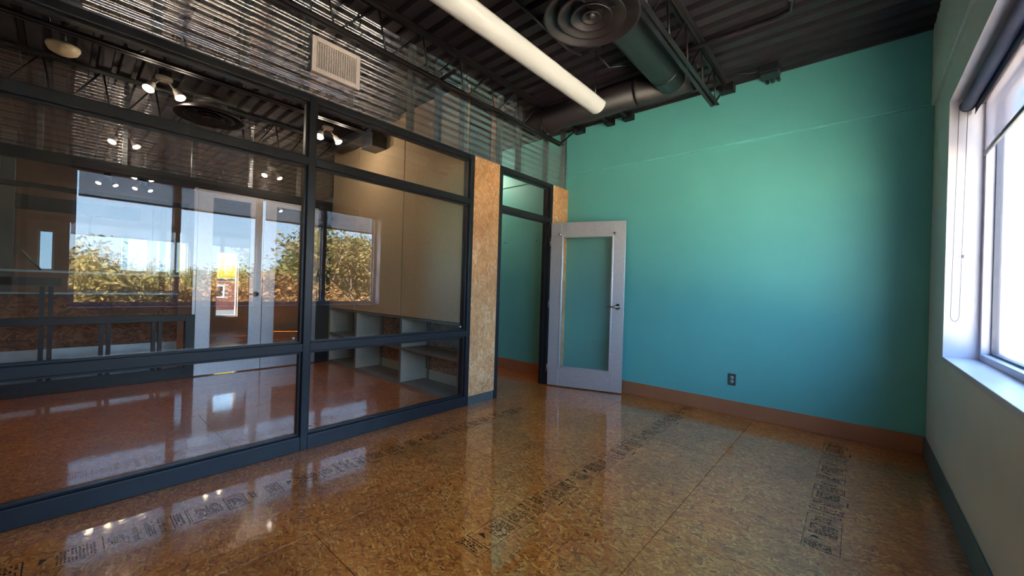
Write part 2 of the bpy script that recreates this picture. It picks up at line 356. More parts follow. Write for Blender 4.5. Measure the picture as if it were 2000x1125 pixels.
for k in range(4):
    a = wy0 + pitch * k + (.05 if k == 0 else .032); b = wy0 + pitch * (k + 1) - (.05 if k == 3 else .032)
    wpart(MB().box((W + .20, a, wz0 + .05), (W + .208, b, wz1 - .06)), 'pane', M_WGLASS)
    g = MB()
    for (p, q) in (((W + .19, a, wz0 + .05), (W + .22, a + .012, wz1 - .06)), ((W + .19, b - .012, wz0 + .05), (W + .22, b, wz1 - .06)),
                   ((W + .19, a + .012, wz0 + .05), (W + .22, b - .012, wz0 + .062)), ((W + .19, a + .012, wz1 - .072), (W + .22, b - .012, wz1 - .06))): g.box(p, q)
    wpart(g, 'gasket', M_HEM)

# ------------------------------------------------------------------ partition between the two rooms
def make_partition(X, name, label, ya, yend, mull, front=1):
    """black storefront frame in the plane x = X (face), 0.11 deep; returns the parent"""
    P = empty(name, (X, (ya + yend) / 2, 0), kind='structure', label=label, cat='partition')
    inv = Matrix.Translation((-X, -(ya + yend) / 2, 0))
    def pp(mb, n, mt, **k):
        o = mb.build(n, mt, **k); o.parent = P; o.matrix_parent_inverse = inv; return o
    return P, pp
WLp, lp = make_partition(0, 'wall_left', 'black framed glass partition with clear corrugated panels above', -1.708, -4.865, None)
D = .11
bars_z = [(0, .10), (.705, .763), (2.035, 2.09), (2.485, ZT)]
vert_y = [(-1.756, -1.708), (-3.311, -3.262), (-4.865, -4.816)]
for (a, b) in vert_y: lp(MB().box((-D, a, 0), (0, b, ZT)), 'mullion', M_BLACK, bevel=.003)
bays = [(-3.262, -1.756), (-4.816, -3.311)]
for (a, b) in bays:
    for (z0, z1) in bars_z: lp(MB().box((-D, a, z0), (-.0005, b, z1)), 'rail', M_BLACK, bevel=.003)
def glaze(f, a, b, z0, z1, xg=-.055, mt=None):
    f(MB().box((xg - .004, a + .002, z0 + .002), (xg + .004, b - .002, z1 - .002)), 'pane', mt or M_GLASS)
    s = .016
    for (p, q) in (((a, a + s), (z0, z1)), ((b - s, b), (z0, z1)), ((a + s, b - s), (z0, z0 + s)), ((a + s, b - s), (z1 - s, z1))):
        f(MB().box((xg + .004, p[0], q[0]), (xg + .03, p[1], q[1])), 'glazing_stop', M_BLACK, bevel=.002)
for (a, b) in bays:
    for k in range(3): glaze(lp, a, b, bars_z[k][1], bars_z[k + 1][0])
# small white bumper pads at the corner of the middle lights
for (yy, zz) in ((-1.80, .80), (-3.36, .80)): lp(MB().lathe([(0, .012), (.006, .011), (.009, .006), (.009, 0)], (-.05, yy, zz), 12, 'x'), 'bumper_pad', M_WHITE)
# OSB infill beside and beyond the door, zinc kick plate
lp(MB().box((-.1, -1.708, .09), (0, -1.336, ZT)), 'osb_panel', M_OSBV, bevel=.0015, label='tall raw OSB infill panel')
lp(MB().box((-.09, -1.708, 0), (-.004, -1.338, .09)), 'kick_plate', M_GALV)
lp(MB().box((-.1, -.345, 0), (0, -.0005, ZT)), 'osb_panel', M_OSBV, bevel=.0015, label='narrow raw OSB infill panel')
MB().box((-.12, YN, 0), (0, -4.865, ZT)).build('wall_stub', M_WHITEWALL, WLp).matrix_parent_inverse = Matrix.Translation((0, (1.708 + 4.865) / 2, 0))
# corrugated clear sheets over the partition, both faces of a stud row
PITCH, AMP = .0677, .0085
def corr(x, y0, y1, z0, z1, ph=0):
    n = int(round((z1 - z0) / PITCH * 16)); vs = []; fs = []
    segs = 2
    for i in range(n + 1):
        z = z0 + (z1 - z0) * i / n; dx = AMP * math.sin(2 * PI * (z - z0) / PITCH + ph)
        for k in range(segs + 1): vs.append((x + dx, y0 + (y1 - y0) * k / segs, z))
    for i in range(n):
        for k in range(segs):
            q = i * (segs + 1) + k; fs.append((q, q + 1, q + segs + 2, q + segs + 1))
    return MB().add(vs, fs, True)
SHEETS = [(-5.15, -4.1), (-4.13, -2.95), (-2.98, -1.82), (-1.85, -.93), (-.96, -.023)]
for k, (a, b) in enumerate(SHEETS):
    zt = ZD - .005
    lp(corr(-.008 - .003 * (k % 2), a, b, ZT + .002, 3.02 if k == 4 else zt), 'corrugated_sheet', M_CORR)
    lp(corr(-.102 + .003 * (k % 2), a, b, ZT + .002, 3.02 if k == 4 else zt, 1.0), 'corrugated_sheet', M_CORR)
for yy in (-4.435, -4.122, -3.70, -3.33, -2.97, -2.45, -2.149, -1.828, -1.305, -.981, -.45, -.05):
    lp(MB().box((-.088, yy - .018, ZT + .012), (-.022, yy + .018, ZD)), 'stud', M_GALV)
lp(MB().box((-.092, YN, ZT), (-.018, -.025, ZT + .012)), 'track', M_GALV)
for yy in [-.12 - .31 * k for k in range(14)]:
    lp(MB().lathe([(0, .006), (.005, .005), (.006, 0)], (.0, yy, ZT + .028), 8, 'x'), 'screw', M_CHROME)

# ------------------------------------------------------------------ doorway and open aluminium door
DF = empty('door_frame', (0, -.84, 0), kind='structure', label='black door frame with a glazed transom light', cat='door frame')
def fp(mb, n, mt, **k):
    o = mb.build(n, mt, **k); o.parent = DF; o.matrix_parent_inverse = Matrix.Translation((0, .84, 0)); return o
fp(MB().box((-D, -1.336, 0), (.004, -1.286, ZT)), 'jamb', M_BLACK, bevel=.003)
fp(MB().box((-D, -.400, 0), (.004, -.345, ZT)), 'jamb', M_BLACK, bevel=.003)
fp(MB().box((-D, -1.286, 2.485), (.0035, -.40, ZT)), 'head', M_BLACK, bevel=.003)
fp(MB().box((-D, -1.286, 2.055), (.0035, -.40, 2.105)), 'transom_bar', M_BLACK, bevel=.003)
fp(MB().box((-.08, -.416, 0), (-.045, -.40, 2.055)), 'door_stop', M_BLACK)
fp(MB().box((-.08, -1.286, 0), (-.045, -1.27, 2.055)), 'door_stop', M_BLACK)
fp(MB().box((-.08, -1.27, 2.039), (-.045, -.416, 2.055)), 'door_stop', M_BLACK)
glaze(fp, -1.286, -.40, 2.105, 2.485)
fp(MB().box((-.004, -1.288, .985), (.0065, -1.280, 1.06)), 'strike_plate', M_CHROME)

ang = math.atan2(.30, .86)
dr = empty('door_1', (.026, -.372, 0), kind='structure', label='open brushed aluminium door with full height glass', cat='door')
dr.rotation_euler = (0, 0, ang)
DW, DT, DZ0, DZ1 = .905, .044, .012, 2.035
def dp(mb, n, mt, par=None, **k): return mb.build(n, mt, par or dr, **k)
st = .135; rb = .225; rt = .165
dp(MB().box((0, -DT, DZ0), (st, 0, DZ1)), 'stile', M_ALU, bevel=.002)
dp(MB().box((DW - st, -DT, DZ0), (DW, 0, DZ1)), 'stile', M_ALU, bevel=.002)
dp(MB().box((st, -DT + .0004, DZ0), (DW - st, -.0004, DZ0 + rb)), 'rail', M_ALU)
dp(MB().box((st, -DT + .0004, DZ1 - rt), (DW - st, -.0004, DZ1)), 'rail', M_ALU)
g0, g1, h0, h1 = st, DW - st, DZ0 + rb, DZ1 - rt
dp(MB().box((g0 + .002, -.026, h0 + .002), (g1 - .002, -.018, h1 - .002)), 'pane', M_GLASS)
for (p, q) in (((g0, h0), (g0 + .02, h1)), ((g1 - .02, h0), (g1, h1)), ((g0 + .02, h0), (g1 - .02, h0 + .02)), ((g0 + .02, h1 - .02), (g1 - .02, h1))):
    for sgn in (0, 1):
        y0, y1 = ((-DT - .008, -.028), (-.016, .008))[sgn]
        dp(MB().box((p[0], y0, p[1]), (q[0], y1, q[1])), 'glazing_bead', M_ALU, bevel=.003)
for xx in (g0 - .012, g1 + .012):
    k = dp(MB().lathe([(.0, .0), (.016, .0), (.016, .006), (.007, .009), (.007, .03), (.015, .034), (.017, .044), (.012, .052), (0, .053)], (0, 0, 0), 18, 'y'), 'standoff_knob', M_CHROME)
    k.location = (xx, -DT, h1 + .012); k.rotation_euler = (0, 0, PI)
    k.rotation_euler = (PI, 0, 0)
# lever set on both faces
for sgn in (-1, 1):
    yb = -DT if sgn < 0 else 0
    hx, hz = DW - .068, 1.02
    ro = dp(MB().lathe([(0, 0), (.036, 0), (.036, .004), (.03, .011), (.015, .014), (.0135, .04), (.0135, .05), (0, .051)], (0, 0, 0), 24, 'y'), 'lever_rose', M_CHROME)
    ro.location = (hx, yb, hz); ro.rotation_euler = (0, 0, 0) if sgn > 0 else (PI, 0, 0)
    lv = MB().tube([(hx, yb + sgn * .044, hz), (hx - .03, yb + sgn * .047, hz + .001), (hx - .075, yb + sgn * .046, hz), (hx - .118, yb + sgn * .038, hz - .001), (hx - .124, yb + sgn * .03, hz - .001)], [.011, .0105, .009, .0085, .008], 12)
    dp(lv, 'lever', M_CHROME)
dp(MB().box((DW - .001, -.034, .97), (DW + .002, -.010, 1.07)), 'latch_plate', M_CHROME)
dp(MB().box((DW, -.028, 1.012), (DW + .012, -.016, 1.030)), 'latch_bolt', M_CHROME)
for hz in (1.80, 1.025, .22):
    h = MB().tube([(-.012, -.02, hz - .055), (-.012, -.02, hz + .055)], .008, 10)
    h.box((-.012, -.018, hz - .05), (.002, -.014, hz + .05)); h.box((-.0145, -.045, hz - .05), (-.0115, -.02, hz + .05))
    dp(h, 'hinge', M_CHROME)

# ------------------------------------------------------------------ next room: end wall of tack panels over open cubbies
YE = -1.74
we = MB().box((PX + .0, -1.37, 0), (-.115, -1.30, ZD)).build('wall_end', M_OSBX, kind='structure', label='end wall of the next room with tan tack panels over an OSB back', cat='wall')
MB().box((PX, -1.69, .84), (-.115, -1.375, ZD)).build('wall_core', M_DARK, we)
px = [(-.118, -1.205), (-1.222, -2.335), (-2.352, PX + .002)]
for (a, b) in px: MB().box((b, YE, .826), (a, -1.692, ZD - .01)).build('tack_panel', M_TAN, we, bevel=.004)
for (a, b) in zip(px[:-1], px[1:]): MB().box((a[1] - .011, YE + .012, .83), (a[1] - .006, -1.692, 3.2)).build('trim_strip', M_ALU, we)
cub = [(-.125, -1.19), (-1.19, -2.30), (-2.30, PX + .002)]
clab = ['white open cubby unit nearest the glass partition', 'white open cubby unit in the middle of the row', 'white open cubby unit in the far corner of the next room']
for (a, b), lb in zip(cub, clab):
    c = empty('cubby_unit', ((a + b) / 2, YE + .18, 0), label=lb, cat='cubby', group='cubby units under the tack panels')
    cx_ = (a + b) / 2
    def cp(mb, n, mt, **k):
        o = mb.build(n, mt, **k); o.parent = c; o.matrix_parent_inverse = Matrix.Translation((-cx_, -YE - .18, 0)); return o
    for xx in (b + .001, a - .019):
        cp(MB().box((xx, YE + .004, 0), (xx + .018, -1.372, .82)), 'side_panel', M_SHELFW)
        cp(MB().box((xx - .0005, YE - .001, 0), (xx + .0185, YE + .004, .82)), 'edge_band', M_SHELFG)
    cp(MB().box((b + .02, YE + .002, 0), (a - .02, -1.372, .03)), 'bottom_board', M_SHELFG)
    cp(MB().box((b + .02, YE + .002, .425), (a - .02, -1.372, .45)), 'shelf', M_SHELFG)
    cp(MB().box((b + .02, YE + .002, .80), (a - .02, -1.372, .82)), 'top_board', M_SHELFG)
    cp(MB().box((b + .02, -1.378, .03), (a - .02, -1.372, .15)), 'back_strip', M_SHELFW)
    cp(MB().box((b + .06, -1.384, .03), (b + .10, -1.372, .80)), 'back_post', M_GALV)
MB().box((-.80, -1.45, .4505), (-.2, -1.40, .475)).build('steel_tube', M_GALV, bevel=.004, label='long square steel bar lying on the shelf of the nearest cubby', cat='metal bar')
# black steel channel fixed high on the tack panels
bx_ = empty('steel_bracket', (-1.9, YE, 3.0), label='black box bracket high on the tan tack panels', cat='bracket')
def bp_(mb, n):
    o = mb.build(n, M_BLACK, bevel=.003); o.parent = bx_; o.matrix_parent_inverse = Matrix.Translation((1.9, -YE, -3.0))
bp_(MB().box((-2.75, YE - .22, 3.08), (-1.62, YE - .06, 3.2)), 'channel'); bp_(MB().box((-1.90, YE - .20, 2.93), (-1.63, YE - .002, 3.08)), 'box_end')

# ------------------------------------------------------------------ far partition of the next room
FPp, fpp = make_partition(PX, 'wall_far', 'black framed partition across the next room with clear corrugated panels above', -1.74, -4.865, None)
FX0, FX1 = PX - .10, PX
fpp(MB().box((FX0, -4.9, 0), (FX1, -3.41, .135)), 'rail', M_BLACK, bevel=.003)
fpp(MB().box((FX0, -4.9, .69), (FX1, -3.41, .765)), 'rail', M_BLACK, bevel=.003)
fpp(MB().box((FX0, -3.46, .0), (FX1 + .001, -3.368, .765)), 'post', M_BLACK, bevel=.003)
fpp(MB().box((FX0 + .02, -3.40, .765), (FX1 - .02, -3.368, 2.32)), 'post', M_ALU, bevel=.002)
fpp(MB().box((FX0, -1.935, 0), (FX1 + .001, -1.85, 2.36)), 'post', M_BLACK, bevel=.003)
fpp(MB().box((FX0, -1.85, 0), (FX1 - .01, -1.742, 2.36)), 'infill', M_BLACK)
fpp(MB().box((FX0, -4.9, 2.32), (FX1, -1.742, 2.425)), 'rail', M_BLACK, bevel=.003)
fpp(MB().box((FX0, -4.9, 2.045), (FX1, -3.46, 2.09)), 'rail', M_BLACK, bevel=.003)
for yc in (-4.547, -4.131, -3.712):
    for dy in (-.028, .028):
        top = .69 if yc > -4.5 else 1.08
        p = MB().box((FX0 + .03, yc + dy - .017, .135), (FX1 - .01, yc + dy + .017, .69))
        if top > 1: p.box((FX0 + .03, yc + dy - .017, .765), (FX1 - .01, yc + dy + .017, top))
        o = fpp(p, 'slotted_post', M_BLACK)
        dts = MB()
        for zz in (.2, .38, .6): dts.lathe([(0, .003), (.005, .002), (.005, 0)], (FX1 - .01, yc + dy, zz), 8, 'x')
        fpp(dts, 'bolt_heads', M_CHROME)
fpp(MB().box((FX0 + .045, -4.88, .78), (FX0 + .053, -3.47, 2.04)), 'pane', M_GLASS)
for k, (a, b) in enumerate([(-5.15, -4.25), (-4.28, -3.35), (-3.38, -2.5), (-2.53, -1.745)]):
    fpp(corr(PX - .012 - .003 * (k % 2), a, b, 2.427, ZD - .005), 'corrugated_sheet', M_CORR)
    fpp(corr(PX - .09 + .003 * (k % 2), a, b, 2.427, ZD - .005, 1.0), 'corrugated_sheet', M_CORR)
for yy in (-4.62, -4.02, -3.42, -2.82, -2.22): fpp(MB().box((PX - .08, yy - .02, 2.43), (PX - .022, yy + .02, ZD)), 'stud', M_GALV)
# double aluminium doors in the far partition
for nm, (a, b), hs, lb in (('door_2', (-3.366, -2.655), 1, 'aluminium glass door leaf with lever in the far partition'), ('door_3', (-2.650, -1.938), -1, 'second aluminium glass door leaf beside the far black post')):
    d2 = empty(nm, (PX, (a + b) / 2, 0), kind='structure', label=lb, cat='door')
    def d2p(mb, n, mt, **k):
        o = mb.build(n, mt, **k); o.parent = d2; o.matrix_parent_inverse = Matrix.Translation((-PX, -(a + b) / 2, 0)); return o
    fx, bx2 = PX - .02, PX - .064
    d2p(MB().box((bx2, a, .012), (fx, a + .15, 2.31)), 'stile', M_ALU, bevel=.002); d2p(MB().box((bx2, b - .15, .012), (fx, b, 2.31)), 'stile', M_ALU, bevel=.002)
    d2p(MB().box((bx2, a + .15, .012), (fx - .0005, b - .15, .27)), 'rail', M_ALU); d2p(MB().box((bx2, a + .15, 2.23), (fx - .0005, b - .15, 2.31)), 'rail', M_ALU)
    d2p(MB().box((PX - .046, a + .152, .272), (PX - .038, b - .152, 2.228)), 'pane', M_GLASS)
    if hs > 0:
        yh = b - .07
        r_ = MB().lathe([(0, 0), (.036, 0), (.034, .008), (.014, .012), (.013, .045), (0, .046)], (fx, yh, 1.02), 20, 'x')
        d2p(r_, 'lever_rose', M_CHROME)
        d2p(MB().tube([(fx + .042, yh, 1.02), (fx + .045, yh - .05, 1.02), (fx + .04, yh - .12, 1.02)], [.011, .009, .008], 10), 'lever', M_CHROME)

# ------------------------------------------------------------------ far room
wyf = [(-4.75, -4.55, 1.27, 2.0), (-3.72, -3.28, 1.3, 2.0), (-3.19, -2.92, 1.3, 2.0), (-2.87, -2.62, 1.3, 2.0), (-2.15, -1.72, .35, 1.85)]
wf = holes(MB(), 'x', XF - .15, XF, YN, .2, 0, ZD, wyf).build('wall_far_room', M_BEIGE, kind='structure', label='beige panelled wall at the back of the far room', cat='wall')
for k in range(8):
    yy = -5.0 + .44 * k
    if any(r[0] - .03 < yy < r[1] + .03 for r in wyf): continue
    MB().box((XF, yy - .012, 1.05), (XF + .03, yy + .012, 2.6)).build('batten', M_SHELFG, wf)
for k, r in enumerate(wyf):
    wn_ = empty('window_%d' % (k + 2), (XF, (r[0] + r[1]) / 2, r[2]), kind='structure', label='small bright window in the wall of the far room' if k < 4 else 'tall bright window of the far room behind the glass doors', cat='window')
    if k < 4: wn_['group'] = 'windows of the far room'
    f = MB(); f.box((XF - .12, r[0], r[2]), (XF - .05, r[0] + .03, r[3])); f.box((XF - .12, r[1] - .03, r[2]), (XF - .05, r[1], r[3])); f.box((XF - .12, r[0] + .03, r[2]), (XF - .05, r[1] - .03, r[2] + .03)); f.box((XF - .12, r[0] + .03, r[3] - .03), (XF - .05, r[1] - .03, r[3]))
    for mb, n, mt in ((f, 'frame', M_VINYL), (MB().box((XF - .09, r[0] + .03, r[2] + .03), (XF - .082, r[1] - .03, r[3] - .03)), 'pane', M_TINT if k < 4 else M_TINT2)):
        o = mb.build(n, mt); o.parent = wn_; o.matrix_parent_inverse = Matrix.Translation((-XF, -(r[0] + r[1]) / 2, -r[2]))
hw = empty('half_wall', (-3.9, -4.3, 0), label='OSB half wall with zinc kick behind the far partition', cat='half wall')
def hp(mb, n, mt):
    o = mb.build(n, mt); o.parent = hw; o.matrix_parent_inverse = Matrix.Translation((3.9, 4.3, 0))
hp(MB().box((-3.96, -5.15, .36), (-3.9, -3.42, .98)), 'osb_face', M_OSBD); hp(MB().box((-3.95, -5.15, 0), (-3.89, -3.42, .36)), 'kick_plate', mat('bright_zinc_sheet', (196, 206, 212), .3, metal=.4, noise=.1, nscale=10)); hp(MB().box((-4.0, -5.15, .98), (-3.86, -3.42, 1.0)), 'cap', M_GALV)
sh = empty('wall_rail', (-4.6, -4.5, 1.2), label='steel rail with a diagonal brace beyond the far partition', cat='rail')
def shp(mb, n, mt):
    o = mb.build(n, mt); o.parent = sh; o.matrix_parent_inverse = Matrix.Translation((4.6, 4.5, -1.2))
shp(MB().box((-4.62, -5.15, 1.225), (-4.58, -3.3, 1.25)), 'bar', M_GALV); shp(MB().tube([(-4.55, -4.82, 1.55), (-4.55, -4.62, 1.25)], .012, 8), 'brace', M_GALV); shp(MB().box((-4.66, -5.15, 1.06), (-4.6, -4.45, 1.16)), 'plate', M_GREYBASE)
shp(MB().box((-4.66, -4.95, 0), (-4.6, -4.84, 2.9)), 'upright', M_GREYBASE)
MB().box((-6.3, YN, 2.15), (-6.15, -3.6, 2.35)).build('ceiling_beam', M_JOIST, bevel=.004, label='dark beam crossing the far room', cat='beam')

# ================================================================== ceiling objects
def make_joist(x, label, y0=YN + .02, y1=-.45, zb=2.965, zt=3.282, ye=-.03):
    J = empty('steel_joist', (x, -2.5, zb), label=label, cat='joist', group='open web ceiling joists')
    inv = Matrix.Translation((-x, 2.5, -zb))
    def jp(mb, n, mt=M_JOIST):
        o = mb.build(n, mt); o.parent = J; o.matrix_parent_inverse = inv; return o
    for s in (-1, 1):
        jp(MB().box((x + s * .008, y0, zb), (x + s * .038, y1, zb + .005)).box((x + s * .008, y0, zb + .005), (x + s * .012, y1, zb + .034)), 'bottom_chord')
        jp(MB().box((x + s * .008, y0, zt + .02), (x + s * .045, ye, zt + .025)).box((x + s * .008, y0, zt - .012), (x + s * .012, ye, zt + .02)), 'top_chord')
    y = y1 + .03; k = 0
    jp(MB().tube([(x, y1 - .02, zb + .02), (x, ye - .07, zt)], .0085, 8), 'end_rod')
    step = .30
    while y > y0 + .3:
        if k % 2 == 0: jp(MB().tube([(x, y - .02, zb + .015), (x, y - .09, zt)], .008, 6), 'web_rod'); y -= .09
        else: jp(MB().tube([(x, y - .02, zt), (x, y - .29, zb + .015)], .008, 6), 'web_rod'); y -= .31
        k += 1
    jp(MB().box((x - .055, ye - .1, zt - .045), (x + .075, ye + .006, zt + .024)), 'seat')
    return J
make_joist(1.905, 'dark open web joist in mid ceiling beside the round diffuser')
make_joist(.18, 'dark open web joist running along the corrugated panels')
make_joist(-1.42, 'dark open web joist above the middle of the next room', y1=-2.15, ye=-1.75)
make_joist(-2.94, 'dark open web joist before the far corrugated panels', y1=-2.15, zb=2.83, ye=-1.75)
# strut from joist to partition
MB().obox(((.18 - .03) / 2 + .12, -2.32, 2.99), (.20, .0, .02), (0, .018, 0), (0, 0, .004)).build('strut_angle', M_JOIST, label='short dark strut bracing the joist by the corrugated panels', cat='strut')
# ducts
dA = empty('air_duct', (1.64, -2, 3.12), label='dark round duct running beside the mid ceiling joist', cat='duct')
def dap(mb, n, mt):
    o = mb.build(n, mt); o.parent = dA; o.matrix_parent_inverse = Matrix.Translation((-1.64, 2, -3.12)); return o
dap(MB().tube([(1.64, -5.0, 3.13), (1.64, -.86, 3.13)], .13, 32), 'barrel', M_DUCT2)
for yy in (-1.05, -2.9, -4.2): dap(MB().tube([(1.64, yy - .02, 3.13), (1.64, yy + .02, 3.13)], .134, 32), 'collar', M_DUCT2)
dB = empty('air_duct', (.2, -.85, 3.17), label='dark round duct crossing ahead of the teal wall', cat='duct')
def dbp(mb, n, mt):
    o = mb.build(n, mt); o.parent = dB; o.matrix_parent_inverse = Matrix.Translation((-.2, .85, -3.17)); return o
dbp(MB().tube([(-2.9, -.76, 3.165), (1.80, -.76, 3.165)], .135, 32), 'barrel', M_DUCT)
for xx in (1.30, .2, -1.0): dbp(MB().tube([(xx - .015, -.76, 3.165), (xx + .015, -.76, 3.165)], .139, 32), 'collar', M_DUCT)
def make_diffuser(c, lb):
    d = empty('round_diffuser', c, label=lb, cat='diffuser', group='round ceiling diffusers')
    R0 = .30
    def rp_(prof, n): return MB().lathe(prof, (0, 0, 0), 48).build(n, M_DUCT, d)
    rp_([(.14, .12), (.15, .10), (.215, .07), (.275, .03), (.30, .008), (.302, .0), (.296, -.004), (.286, .002), (.27, .022), (.21, .060), (.145, .09)], 'outer_cone')
    rp_([(.12, .07), (.17, .045), (.212, .012), (.216, .004), (.210, .0), (.203, .006), (.165, .036), (.118, .06)], 'middle_cone')
    rp_([(.075, .05), (.105, .032), (.13, .008), (.133, .001), (.128, -.003), (.122, .002), (.10, .024), (.072, .042)], 'inner_cone')
    rp_([(.034, .04), (.05, .026), (.062, .006), (.063, 0), (.058, -.002), (.05, .006), (.034, .02), (0, .022)], 'centre_cone')
    rp_([(.0, .0), (.016, .003), (.026, .010), (.03, .022), (.02, .04)], 'centre_plug')
    MB().tube([(0, 0, .075), (0, 0, .2)], .14, 32).build('neck', M_DUCT, d)
    for k in range(3):
        a = 2 * PI * k / 3 + .4
        MB().obox((.10 * math.cos(a), .10 * math.sin(a), .05), (.10 * math.cos(a), .10 * math.sin(a), 0), (-.008 * math.sin(a), .008 * math.cos(a), 0), (0, 0, .003)).build('strap', M_DUCT, d)
    return d
make_diffuser((1.64, -2.27, 2.925), 'dark round cone diffuser hanging near the top of the picture')
make_diffuser((-2.15, -3.47, 2.87), 'dark round cone diffuser seen through the glass transom')
# pendant trough
T = empty('pendant_light', (1.19, -2.59, 2.84), label='long white half round pendant light on thin wires', cat='pendant light')
def tp(mb, n, mt, **k):
    o = mb.build(n, mt, **k); o.parent = T; o.matrix_parent_inverse = Matrix.Translation((-1.19, 2.59, -2.84)); return o
TY0, TY1, TR, TZ = -3.82, -1.38, .085, 2.842
vs = []; fs = []; n = 24
ring = [(TR * math.cos(PI + PI * k / n), TR * math.sin(PI + PI * k / n)) for k in range(n + 1)]
ring2 = [((TR - .004) * math.cos(2 * PI - PI * k / n), (TR - .004) * math.sin(2 * PI - PI * k / n)) for k in range(n + 1)]
loop = ring + ring2; q = len(loop)
for yy in (TY0, TY1): vs += [(1.19 + a, yy, TZ + b) for (a, b) in loop]
for k in range(q): fs.append((k, (k + 1) % q, q + (k + 1) % q, q + k))
tp(MB().add(vs, fs, True), 'trough', M_TUBE)
for yy, s in ((TY0, 1), (TY1, -1)):
    vs = [(1.19 + a * .985, yy, TZ + b * .985) for (a, b) in ring] + [(1.19 + a * .985, yy + s * .006, TZ + b * .985) for (a, b) in ring]
    k = n + 1; tp(MB().add(vs, [tuple(range(k)), tuple(range(2 * k - 1, k - 1, -1))] + [(i, i + 1, k + i + 1, k + i) for i in range(k - 1)] + [(k - 1, 0, k, 2 * k - 1)]), 'end_cap', M_TUBE)
tp(MB().box((1.15, TY0 + .01, TZ - .05), (1.23, TY1 - .01, TZ - .02)), 'inner_channel', M_VINYL)
for yy in (-1.41, -3.6):
    tp(MB().tube([(1.19, yy, TZ - .02), (1.182, yy, ZD)], .0022, 6), 'wire', M_CHROME)
    tp(MB().lathe([(0, -.012), (.05, -.012), (.062, -.006), (.062, 0)], (1.182, yy, ZD), 24), 'canopy', M_DUCT)
    cord = [(1.182 + .012 * math.sin(k * 1.1) - .012, yy + .02 * math.sin(k * .5), ZD - .02 - .018 * k) for k in range(5)]
    tp(MB().tube(cord, .004, 6), 'feed_cord', M_DUCT)
# conduits
def conduit(lb, pts, r=.011, brackets=()):
    c = empty('conduit', pts[0], label=lb, cat='conduit', group='dark conduits on the deck')
    inv = Matrix.Translation(-Vector(pts[0]))
    o = MB().tube(pts, r, 8).build('pipe', M_DUCT); o.parent = c; o.matrix_parent_inverse = inv
    for b in brackets:
        o = MB().box((b[0] - .014, b[1] - .014, b[2] - .014), (b[0] + .014, b[1] + .014, b[2] + .025)).build('strap', M_DUCT); o.parent = c; o.matrix_parent_inverse = inv
conduit('dark conduit running from the round diffuser to the pendant canopy', [(1.03, -3.2, 3.29), (1.03, -2.27, 3.29), (1.01, -1.6, 3.29), (1.06, -1.46, 3.285)])
conduit('dark bent cable from the pendant canopy towards the crossing duct', [(1.18, -1.35, 3.28), (1.2, -1.2, 3.24), (1.3, -1.12, 3.26), (1.42, -1.02, 3.295), (1.6, -1.0, 3.3)], .009)
conduit('dark conduit crossing the deck right of the mid ceiling joist', [(1.6, -.985, 3.27), (1.985, -.985, 3.27), (2.45, -.98, 3.27), (2.54, -1.02, 3.275), (2.56, -1.1, 3.29), (2.5, -1.2, 3.3)], .018, [(2.25, -.984, 3.27)])
conduit('thin dark cable reaching the black junction box', [(1.95, -.33, 3.27), (2.05, -.30, 3.285), (2.15, -.27, 3.262), (2.25, -.24, 3.275)], .007)
conduit('dark conduit in the corner over the teal wall', [(.35, -.47, 3.28), (.55, -.44, 3.27), (.75, -.40, 3.26), (.98, -.35, 3.27)], .012)
conduit('dark conduit feeding the spotlights in the next room', [(-2.12, -4.9, 3.28), (-2.10, -3.0, 3.28), (-2.06, -1.9, 3.28)], .012)
jb = empty('junction_box', (2.30, -.2, 3.25), label='black junction box with three stubs beside the teal wall', cat='junction box')
for mb, n in ((MB().box((-.07, -.075, -.035), (.07, .06, .055)), 'box'), (MB().box((-.075, -.08, -.012), (.075, .065, .0)), 'cover_lip')): mb.build(n, M_DUCT2, jb, bevel=.004)
for k in range(3): MB().tube([(-.045 + .045 * k, .06, .0), (-.045 + .045 * k, .11, -.012), (-.045 + .045 * k, .165, -.012)], .016, 10).build('stub', M_DUCT2, jb)
for (xx, sz, lb) in ((.62, .05, 'small black clip under the deck at the teal wall'), (.86, .06, 'small black clip under the deck near the pendant end')):
    o = MB().box((xx - sz, -.12, 3.235), (xx + sz, -.0225, 3.30)).box((xx - sz * .4, -.3, 3.25), (xx + sz * .4, -.12, 3.29)).build('deck_clip', M_JOIST, bevel=.003, label=lb, cat='clip')

# air register on the corrugated panels
rg = empty('air_register', (0, -3.14, 2.825), label='white square air register set in the corrugated panels', cat='air vent')
ry0, ry1, rz0, rz1 = -.178, .178, -.127, .127
f = MB(); fw_ = .032
for (a, b, c, d) in ((ry0, ry0 + fw_, rz0, rz1), (ry1 - fw_, ry1, rz0, rz1), (ry0 + fw_, ry1 - fw_, rz0, rz0 + fw_), (ry0 + fw_, ry1 - fw_, rz1 - fw_, rz1)): f.box((.005, a, c), (.022, b, d))
f.build('frame', M_REG, rg, bevel=.002)
MB().box((-.06, ry0 + .015, rz0 + .015), (-.03, ry1 - .015, rz1 - .015)).build('backing', M_DARK, rg)
bx3 = MB()
for (a, b, c, d) in ((ry0 + .01, ry0 + .014, rz0 + .01, rz1 - .01), (ry1 - .014, ry1 - .01, rz0 + .01, rz1 - .01), (ry0 + .014, ry1 - .014, rz0 + .01, rz0 + .014), (ry0 + .014, ry1 - .014, rz1 - .014, rz1 - .01)): bx3.box((-.06, a, c), (.005, b, d))
bx3.build('duct_boot', M_REG, rg)
gv = MB()
for k in range(17):
    y = ry0 + fw_ + (ry1 - ry0 - 2 * fw_) * (k + .5) / 17; gv.obox((.010, y, 0), (.006, .0012, 0), (-.0004, .002, 0), (0, 0, rz1 - fw_))
gv.build('vertical_blades', M_REG, rg, kind='stuff')
gh = MB()
